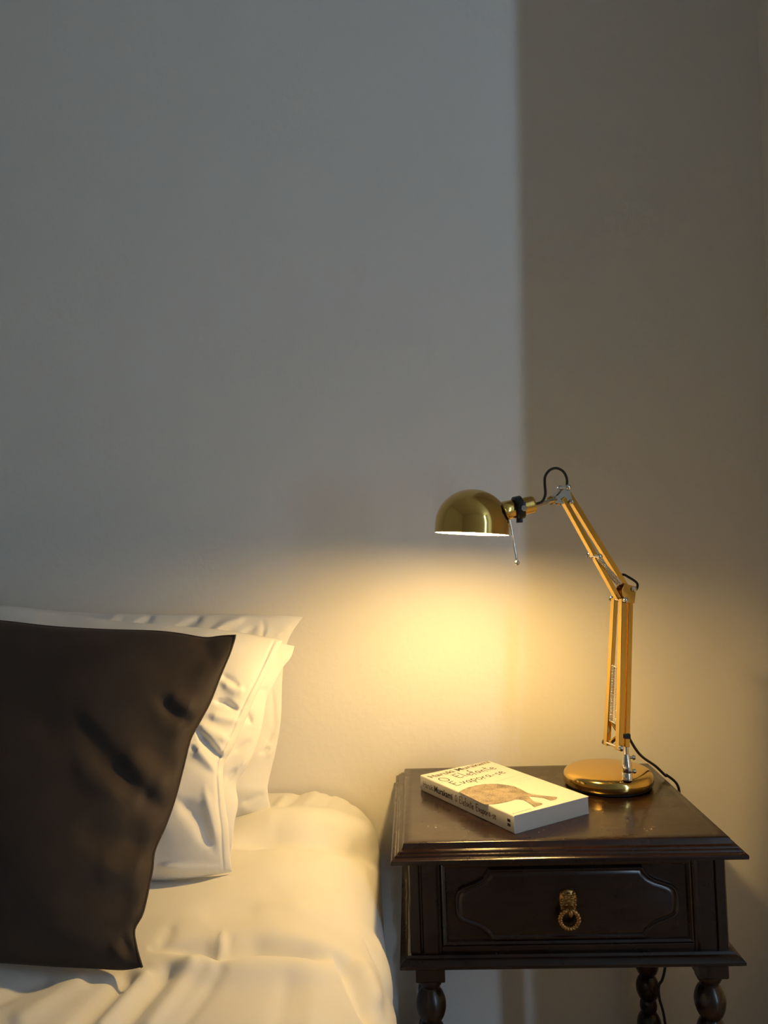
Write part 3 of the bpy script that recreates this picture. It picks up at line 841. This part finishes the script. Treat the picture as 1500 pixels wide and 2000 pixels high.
# ------------------------------------------------------------------ cloth helpers
def seg_dist(P, A, B):
    A = np.array(A, float); B = np.array(B, float); d = B - A
    t = np.clip(((P - A) @ d) / max(d @ d, 1e-9), 0, 1)
    C = A + t[..., None] * d
    v = P - C
    sg = np.sign(d[0] * (P[..., 1] - A[1]) - d[1] * (P[..., 0] - A[0]))
    return np.hypot(v[..., 0], v[..., 1]), sg, t
def crease(px, pts, width, depth, fade=True, side=0.0):
    """signed gaussian furrow (depth<0) or ridge along a pixel polyline; side adds a step-like asymmetry"""
    best = np.full(px.shape[:-1], 1e9); sgn = np.ones(px.shape[:-1]); par = np.zeros(px.shape[:-1])
    n = len(pts) - 1
    for i in range(n):
        d, s, t = seg_dist(px, pts[i], pts[i + 1])
        mk_ = d < best
        best = np.where(mk_, d, best); sgn = np.where(mk_, s, sgn); par = np.where(mk_, (i + t) / n, par)
    if fade:                                   # folds run out to a point
        width = width * (.45 + .70 * np.sin(np.pi * np.clip(par, 0, 1)))
    g = np.exp(-(best / width) ** 2)
    if side:
        g = g + side * sgn * (best / width) * np.exp(-(best / (1.5 * width)) ** 2)
    if fade:
        g = g * np.clip(np.sin(np.pi * np.clip(par, .04, .96)) * 1.6, 0, 1)
    return depth * g
def noise_field(P, scale, seed):
    out = np.empty(P.shape[:-1])
    it = P.reshape(-1, 3); o = out.reshape(-1)
    for i in range(len(it)):
        o[i] = noise.noise(Vector(it[i]) * scale + Vector((seed, seed * 1.7, -seed)))
    return out
def poly3(pts, n, key=None):
    """resample a 3D polyline to n points by arc length, smoothed"""
    V = catmull([Vector(p) for p in pts], 8)
    A = np.array([tuple(v) for v in V]); d = np.r_[0, np.cumsum(np.linalg.norm(np.diff(A, axis=0), axis=1))]; d /= d[-1]
    return lambda q: np.stack([np.interp(q, d, A[:, k]) for k in range(3)], -1)
def pillow(name, mat, parent, bottom, top, left, rgt, thick, front, creases=(), wrinkle=.0, wscale=14, nu=150, nv=130, seed=1., power=2.6, edge=.62, dense=1.6, back=None, rim=0.0, soften=0):
    u = 1 - (1 - np.linspace(0, 1, nu)) ** dense
    v = np.linspace(0, 1, nv)
    B, T, L, R = (poly3(c, 0) for c in (bottom, top, left, rgt))
    b_, t_, l_, r_ = B(u), T(u), L(v), R(v)
    U, V = np.meshgrid(u, v, indexing='ij')
    U3, V3 = U[..., None], V[..., None]
    P = (1 - V3) * b_[:, None] + V3 * t_[:, None] + (1 - U3) * l_[None] + U3 * r_[None]
    P -= (1 - U3) * (1 - V3) * b_[0] + U3 * V3 * t_[-1] + U3 * (1 - V3) * b_[-1] + (1 - U3) * V3 * t_[0]
    nrm = np.array(front, float); nrm /= np.linalg.norm(nrm)
    a, c = np.abs(2 * U - 1), np.abs(2 * V - 1)
    prof_ = np.clip((1 - a ** power) * (1 - c ** power), 0, 1) ** edge
    env = np.clip(prof_ * 3, 0, 1)
    F = P + nrm * (prof_ * thick)[..., None]
    Bk = P - nrm * (prof_ * (thick if back is None else back))[..., None]
    px = proj(F)
    disp = np.zeros(px.shape[:-1])
    for cr in creases:
        disp += crease(px, *cr)
    for _ in range(soften):                    # cloth has no kinks
        q = np.pad(disp, 1, mode='edge')
        disp = (q[1:-1, 1:-1] * 2 + q[:-2, 1:-1] + q[2:, 1:-1] + q[1:-1, :-2] + q[1:-1, 2:]) / 6
    if wrinkle:
        disp += wrinkle * noise_field(F * np.array([1, 1, .6]), wscale, seed) + wrinkle * .4 * noise_field(F, wscale * 2.6, seed + 9)
    F = F + nrm * (disp * env)[..., None]
    if rim:
        F += nrm * rim * env[..., None]; Bk -= nrm * rim * env[..., None]
    vs = np.concatenate([F.reshape(-1, 3), Bk.reshape(-1, 3)])
    fs = []
    o = nu * nv
    for i in range(nu - 1):
        for j in range(nv - 1):
            q = (i * nv + j, (i + 1) * nv + j, (i + 1) * nv + j + 1, i * nv + j + 1)
            fs.append(q); fs.append(tuple(k + o for k in reversed(q)))
    w = MB(); w.v = [tuple(p) for p in vs]; w.f = fs
    ob = w.build(name, mat, parent, smooth=True, angle=75)
    return ob, (B, T, L, R)

# ------------------------------------------------------------------ bed
ZB = 0.555
bed = thing('bed', 'bed base and mattress standing under the white duvet', 'bed', (-.75, -1.05, 0))
MB().box(-1.40, -.17, -2.02, -.05, .22, .50).build('mattress', M['mattress'], bed, bevel=.03, segs=4)
MB().box(-1.38, -.19, -2.0, -.06, .10, .22).build('bed_base', M['wood_x'], bed, bevel=.005)
for x in (-1.33, -.24):
    for y in (-1.95, -.11):
        MB().lathe([(0, 0), (.022, 0), (.028, .1), (0, .1)], 16, (x, y, 0)).build('leg', M['wood_z'], bed, smooth=True)

# duvet: a shell over the mattress, top plus drape on both long sides and the foot
ys = np.r_[np.linspace(-.014, -.84, 215), np.linspace(-.87, -2.12, 45)]
def edge_x(y):
    return np.interp(-y, [0, .06, .15, .42, .50, .62, 1.0, 2.2], [-.056, -.050, -.046, -.030, -.016, -.004, .004, .004])
xs_top = np.r_[np.linspace(-1.30, -.62, 30), np.linspace(-.612, -.185, 110)]
RC = .125
na, nd = 46, 40
grid = []
for y in ys:
    e = float(edge_x(y))
    x_flat = xs_top + 0
    row = [(x, y, ZB) for x in xs_top]
    cx_ = -.185
    rr2 = e - cx_
    for k in range(1, na + 1):
        t = math.pi / 2 * k / na
        row.append((cx_ + rr2 * math.sin(t) ** .92, y, ZB - RC * (1 - math.cos(t) ** .92)))
    for k in range(1, nd + 1):
        s = k / nd
        row.append((e - .012 * s, y, ZB - RC - (ZB - RC - .16) * s))
    # left drape (out of view)
    grid.append(row)
G = np.array(grid)
px = proj(G)
h = np.zeros(G.shape[:2])
def C(pts, w, d, **k): return crease(px, pts, w, d, **k)
# ridge and hollow across the head of the bed
h += C([(440, 1612), (540, 1606), (650, 1612), (705, 1630), (735, 1668)], 24, .020)
h += C([(420, 1648), (540, 1641), (640, 1646), (700, 1664), (748, 1702)], 13, -.018)
h += C([(430, 1690), (560, 1676), (680, 1692), (742, 1740)], 26, .004)
# long hollow in front
h += C([(300, 1846), (400, 1850), (432, 1864), (500, 1846), (590, 1856), (665, 1872)], 17, -.016)
h += C([(300, 1882), (420, 1890), (560, 1890), (660, 1906)], 26, .009)
h += C([(437, 1808), (430, 1840), (420, 1876)], 4.5, .0035)
h += C([(455, 1820), (445, 1850)], 4, -.002)
# folds near the edge
h += C([(655, 1862), (682, 1900), (704, 1950), (725, 2010)], 13, -.013)
h += C([(690, 1870), (718, 1915), (745, 1980)], 17, .009)
h += C([(706, 1830), (735, 1880), (768, 1955), (785, 2010)], 3.5, -.003)
h += C([(728, 1818), (756, 1880), (786, 1960)], 10, .004)
# slanting folds in front of the cushion
for (a, c2, w, d) in (((250, 1902), (150, 2010), 15, -.009), ((282, 1906), (195, 2010), 14, .006), ((330, 1896), (235, 2010), 13, -.008), ((370, 1900), (290, 2010), 16, .006), ((430, 1905), (350, 2010), 12, -.003),
                      ((560, 1920), (540, 2010), 14, -.003), ((610, 1920), (600, 2010), 14, .003), ((150, 1915), (40, 1990), 18, .005), ((90, 1905), (-30, 1960), 14, -.006)):
    h += crease(px, [a, ((a[0] + c2[0]) / 2 + 4, (a[1] + c2[1]) / 2 - 4), c2], w, d, False)
# gathers at the head end and small puckers
for (a, c2, w, d) in (((598, 1534), (545, 1592), 7, -.0042), ((622, 1538), (590, 1590), 9, .004), ((652, 1542), (628, 1586), 7, -.0032), ((690, 1562), (672, 1600), 8, -.0030), ((560, 1550), (535, 1585), 6, .003),
                      ((706, 1700), (730, 1760), 9, .003), ((540, 1760), (680, 1790), 16, .003), ((380, 1780), (520, 1770), 20, -.003), ((340, 1800), (310, 1850), 12, -.003), ((620, 1720), (500, 1735), 22, -.002)):
    h += crease(px, [a, c2], w, d, True)
for (p, w, d) in ((( -.30, -.33), .10, -.006), ((-.36, -.60), .10, -.008)):
    h += d * np.exp(-((G[..., 0] - p[0]) ** 2 + (G[..., 1] - p[1]) ** 2) / w ** 2)
h += .0055 * noise_field(G, 4.2, 3.1) + .0022 * noise_field(G, 11, 7.7)
# normals of the base section
dxs = np.gradient(G[..., 0], axis=1); dzs = np.gradient(G[..., 2], axis=1)
ln = np.hypot(dxs, dzs) + 1e-9
nx_, nz_ = -dzs / ln, dxs / ln
side = np.clip((-(G[..., 2] - ZB)) / RC, 0, 1)
tame = np.where(G[..., 1] > -.45, 1 - .75 * side, 1.0)
h = h * tame
# hanging folds of the drape
hang = np.clip((ZB - RC - G[..., 2]) / .2, 0, 1)
h += hang * .006 * np.sin(G[..., 1] * 38 + 2 * np.sin(G[..., 1] * 9))* (G[..., 1] < -.45)
G2 = G.copy(); G2[..., 0] += nx_ * h; G2[..., 2] += nz_ * h
# keep clear of the nightstand and the wall
G2[..., 0] = np.where(G2[..., 1] > -.425, np.minimum(G2[..., 0], TX0 - .0225), G2[..., 0])
# close the left side: mirrored simple drape
left_rows = []
for i in range(len(ys)):
    y = ys[i]; z = G2[i, 0, 2]
    left_rows.append([(-1.45, y, .16), (-1.452, y, .40), (-1.43, y, z - .05), (-1.38, y, z - .012)])
LW = np.array(left_rows)
G3 = np.concatenate([LW, G2], axis=1)
nr, nc = G3.shape[:2]
dv = MB(); dv.v = [tuple(p) for p in G3.reshape(-1, 3)]
for i in range(nr - 1):
    for j in range(nc - 1):
        dv.f.append((i * nc + j, i * nc + j + 1, (i + 1) * nc + j + 1, (i + 1) * nc + j))
o = len(dv.v)
# drop at the head (towards the wall) and at the foot
for i in (0, nr - 1):
    base = len(dv.v)
    for j in range(nc):
        p = G3[i, j]; dv.v.append((p[0], p[1] + (.006 if i == 0 else -.03), min(p[2], .30)))
    for j in range(nc - 1):
        dv.f.append((i * nc + j, i * nc + j + 1, base + j + 1, base + j))
duvet = dv.build('duvet', M['sheet'], None, smooth=True, angle=80)
tag(duvet, 'crumpled white duvet spread over the bed beside the nightstand', 'duvet')
def seam_on_duvet(pts, name):
    pass

# ------------------------------------------------------------------ pillows
def pyz(u, v, y): return tuple(ony(u, v, y))
# rear white pillow, against the wall
rgt = [pyz(533, 1600, -.150), pyz(523, 1547, -.146), pyz(526, 1520, -.138), pyz(541, 1455, -.122), pyz(549, 1400, -.108), pyz(552, 1318, -.090), pyz(563, 1250, -.074), pyz(592, 1205, -.062)]
topc = [pyz(-200, 1178, -.060), pyz(0, 1182, -.060), pyz(120, 1194, -.060), pyz(215, 1197, -.060), pyz(320, 1200, -.060), pyz(430, 1199, -.060), pyz(520, 1201, -.060), pyz(592, 1205, -.062)]
botl = (topc[0][0] + .02, -.150, ZB + .004)
lft = [botl, (topc[0][0] + .03, -.12, .70), topc[0]]
bot = [botl, (-.6, -.155, ZB + .002), (-.4, -.155, ZB + .002), rgt[0]]
p1 = thing('pillow', 'white cotton pillow leaning on the wall behind the other pillows', 'pillow', (-.55, -.15, ZB), 'bed pillows')
cr = [([(250, 1235), (285, 1212), (300, 1199)], 7, -.011), ([(330, 1240), (375, 1215), (395, 1203)], 8, -.010), ([(405, 1240), (450, 1215), (480, 1203)], 8, .010), ([(180, 1230), (215, 1212), (235, 1199)], 8, .008), ([(510, 1252), (516, 1225), (512, 1206)], 4, -.004),
      ([(535, 1250), (556, 1232), (570, 1222)], 8, .004), ([(470, 1245), (500, 1222)], 7, -.004), ([(520, 1450), (545, 1440)], 8, -.004), ([(505, 1470), (530, 1462)], 5, -.005), ([(470, 1570), (520, 1548)], 7, -.006), ([(465, 1580), (525, 1590)], 8, .004),
      ([(520, 1480), (548, 1450)], 7, .005), ([(530, 1330), (536, 1420), (510, 1470)], 6, -.005)]
pillow('pillowcase', M['cotton'], p1, bot, topc, lft, rgt, .050, (.15, -1, .25), cr, .006, 13, 150, 110, 2.0, back=.030)

# middle white pillow: insert bulging out of an open-ended case
ins = [pyz(447, 1692, -.352), pyz(455, 1640, -.345), pyz(458, 1606, -.338), pyz(465, 1570, -.325), pyz(462, 1530, -.310), pyz(484, 1497, -.295), pyz(497, 1468, -.280), pyz(509, 1430, -.262), pyz(516, 1396, -.246),
       pyz(521, 1365, -.232), pyz(534, 1338, -.220), pyz(551, 1306, -.205), pyz(568, 1284, -.195), pyz(575, 1262, -.185)]
topi = [pyz(-160, 1192, -.175), pyz(100, 1206, -.175), pyz(300, 1225, -.178), pyz(450, 1240, -.182), pyz(575, 1262, -.185)]
p2 = thing('pillow', 'white cotton pillow in an open-ended case, behind the dark cushion', 'pillow', (-.55, -.35, ZB), 'bed pillows')
bl = (topi[0][0] + .05, -.345, ZB + .010)
cri = [([(500, 1350), (530, 1345), (556, 1290)], 6, -.004), ([(520, 1350), (527, 1370), (518, 1385)], 4, -.005), ([(476, 1385), (492, 1415)], 6, -.006), ([(455, 1470), (495, 1445)], 6, -.004), ([(470, 1500), (500, 1470)], 5, .004), ([(440, 1530), (462, 1500)], 5, -.004)]
pillow('insert', M['cotton'], p2, [bl, (-.5, -.35, ZB + .006), ins[0]], topi, [bl, (topi[0][0] + .04, -.26, .72), topi[0]], ins, .048, (.22, -1, .45), cri, .004, 15, 150, 110, 5.0, back=.040)
cas = [pyz(453, 1703, -.372), pyz(449, 1668, -.372), pyz(447, 1620, -.368), pyz(440, 1570, -.358), pyz(436, 1525, -.345), pyz(438, 1492, -.330), pyz(452, 1466, -.318), pyz(466, 1436, -.300), pyz(480, 1405, -.284), pyz(494, 1372, -.268),
       pyz(509, 1340, -.250), pyz(524, 1310, -.232), pyz(540, 1278, -.215), pyz(552, 1251, -.200)]
topk = [pyz(-160, 1172, -.190), pyz(0, 1184, -.190), pyz(120, 1198, -.190), pyz(256, 1216, -.192), pyz(431, 1230, -.196), pyz(552, 1251, -.200)]
bl2 = (topk[0][0] + .05, -.365, ZB - .004)
hem = [(535, 1252), (515, 1296), (498, 1332), (482, 1362), (468, 1392), (454, 1425), (440, 1456), (425, 1486), (423, 1520), (426, 1570), (432, 1620), (434, 1668), (437, 1700)]
crk = [(hem, 2.6, -.0030, False), ([(541, 1256), (520, 1300), (503, 1338), (488, 1368)], 4, .0025, False), ([(416, 1368), (440, 1372), (468, 1388)], 6, -.010), ([(430, 1330), (460, 1350), (480, 1352)], 10, .006), ([(405, 1395), (440, 1405), (470, 1410)], 10, .006),
       ([(385, 1425), (415, 1460), (438, 1482)], 6, -.011, True, .5), ([(380, 1410), (420, 1435), (450, 1450)], 10, .007), ([(370, 1450), (395, 1475), (425, 1510)], 9, .006), ([(372, 1455), (385, 1470)], 5, -.005),
       ([(430, 1315), (450, 1330), (470, 1345)], 6, -.004), ([(345, 1560), (390, 1600), (415, 1660)], 16, -.008), ([(400, 1540), (412, 1600), (425, 1650)], 12, .005), ([(300, 1690), (360, 1700), (440, 1694)], 8, .005), ([(425, 1515), (434, 1500), (452, 1508)], 4, -.004)]
pillow('pillowcase', M['cotton'], p2, [bl2, (-.5, -.376, ZB - .002), (-.4, -.386, ZB - .003), (-.32, -.388, ZB - .003), cas[0]], topk, [bl2, (topk[0][0] + .04, -.28, .72), topk[0]], cas, .052, (.18, -1, .45), crk, .005, 12, 210, 150, 8.0, back=.030, edge=.5)

# dark cushion
DB, DT = -.640, -.345
def dy(v): return DB + (DT - DB) * min(1, max(0, (1890 - v) / 650.0))
rpx = [(277, 1889), (266, 1850), (262, 1815), (278, 1784), (290, 1733), (297, 1698), (302, 1660), (323, 1612), (341, 1561), (357, 1501), (368, 1456), (374, 1438), (392, 1405), (411, 1369), (431, 1318), (449, 1275), (460, 1241)]
rg_ = [pyz(u, v, dy(v)) for u, v in rpx]
tpx = [(-330, 1195), (-150, 1200), (0, 1213), (100, 1224), (200, 1230), (300, 1233), (350, 1238), (400, 1246), (430, 1243), (460, 1241)]
tp_ = [pyz(u, v, DT) for u, v in tpx]
bpx = [(-330, 1868), (-100, 1876), (0, 1881), (100, 1888), (180, 1892), (240, 1895), (277, 1889)]
bt_ = [tuple(onz(u, v, ZB + .004)) for u, v in bpx[:-1]] + [rg_[0]]
cush = thing('cushion', 'large dark brown twill cushion propped in front of the white pillows', 'cushion', (-.5, -.62, ZB))
crc = [([(304, 1356), (342, 1394), (378, 1412)], 10, -.0062, True, .3), ([(296, 1372), (318, 1404), (352, 1432), (366, 1440)], 18, .003), ([(330, 1352), (356, 1372), (384, 1392)], 15, .005), ([(350, 1416), (374, 1409), (393, 1402)], 3.5, -.006),
       ([(156, 1404), (205, 1484), (286, 1548)], 23, -.0068, True, .2), ([(236, 1466), (285, 1508), (338, 1556)], 24, .007), ([(150, 1476), (188, 1520), (248, 1566)], 24, .006), ([(262, 1450), (312, 1486), (356, 1512)], 18, -.003), ([(270, 1545), (300, 1570), (330, 1590)], 16, -.004),
       ([(140, 1600), (220, 1640), (300, 1655)], 32, -.005), ([(180, 1680), (240, 1700), (295, 1690)], 30, .004), ([(238, 1832), (254, 1858), (272, 1872)], 8, -.008), ([(218, 1845), (234, 1868), (248, 1888)], 11, .007), ([(452, 1285), (428, 1330), (404, 1385)], 4, -.0025),
       ([(60, 1380), (200, 1345), (330, 1335)], 50, .005), ([(60, 1425), (180, 1420)], 34, -.004), ([(100, 1740), (200, 1760), (280, 1750)], 36, -.004), ([(395, 1250), (410, 1270), (420, 1300)], 14, -.004)]
_, (cB, cT, cL, cR) = pillow('cushion_cover', M['twill'], cush, bt_, tp_, [bt_[0], tuple((Vector(bt_[0]) + Vector(tp_[0])) / 2 + Vector((.03, -.01, 0))), tp_[0]], rg_, .050, (.10, -1, .55), crc, .003, 7, 200, 160, 4.0, back=.050, power=2.4, edge=.58, soften=10)
q = np.linspace(0, 1, 90)
pip = [Vector(p) for p in cR(q)] + [Vector(p) for p in cT(q[::-1])][1:]
MB().tube(pip, .0016, 6).build('piping', M['twill'], cush, smooth=True, angle=180)
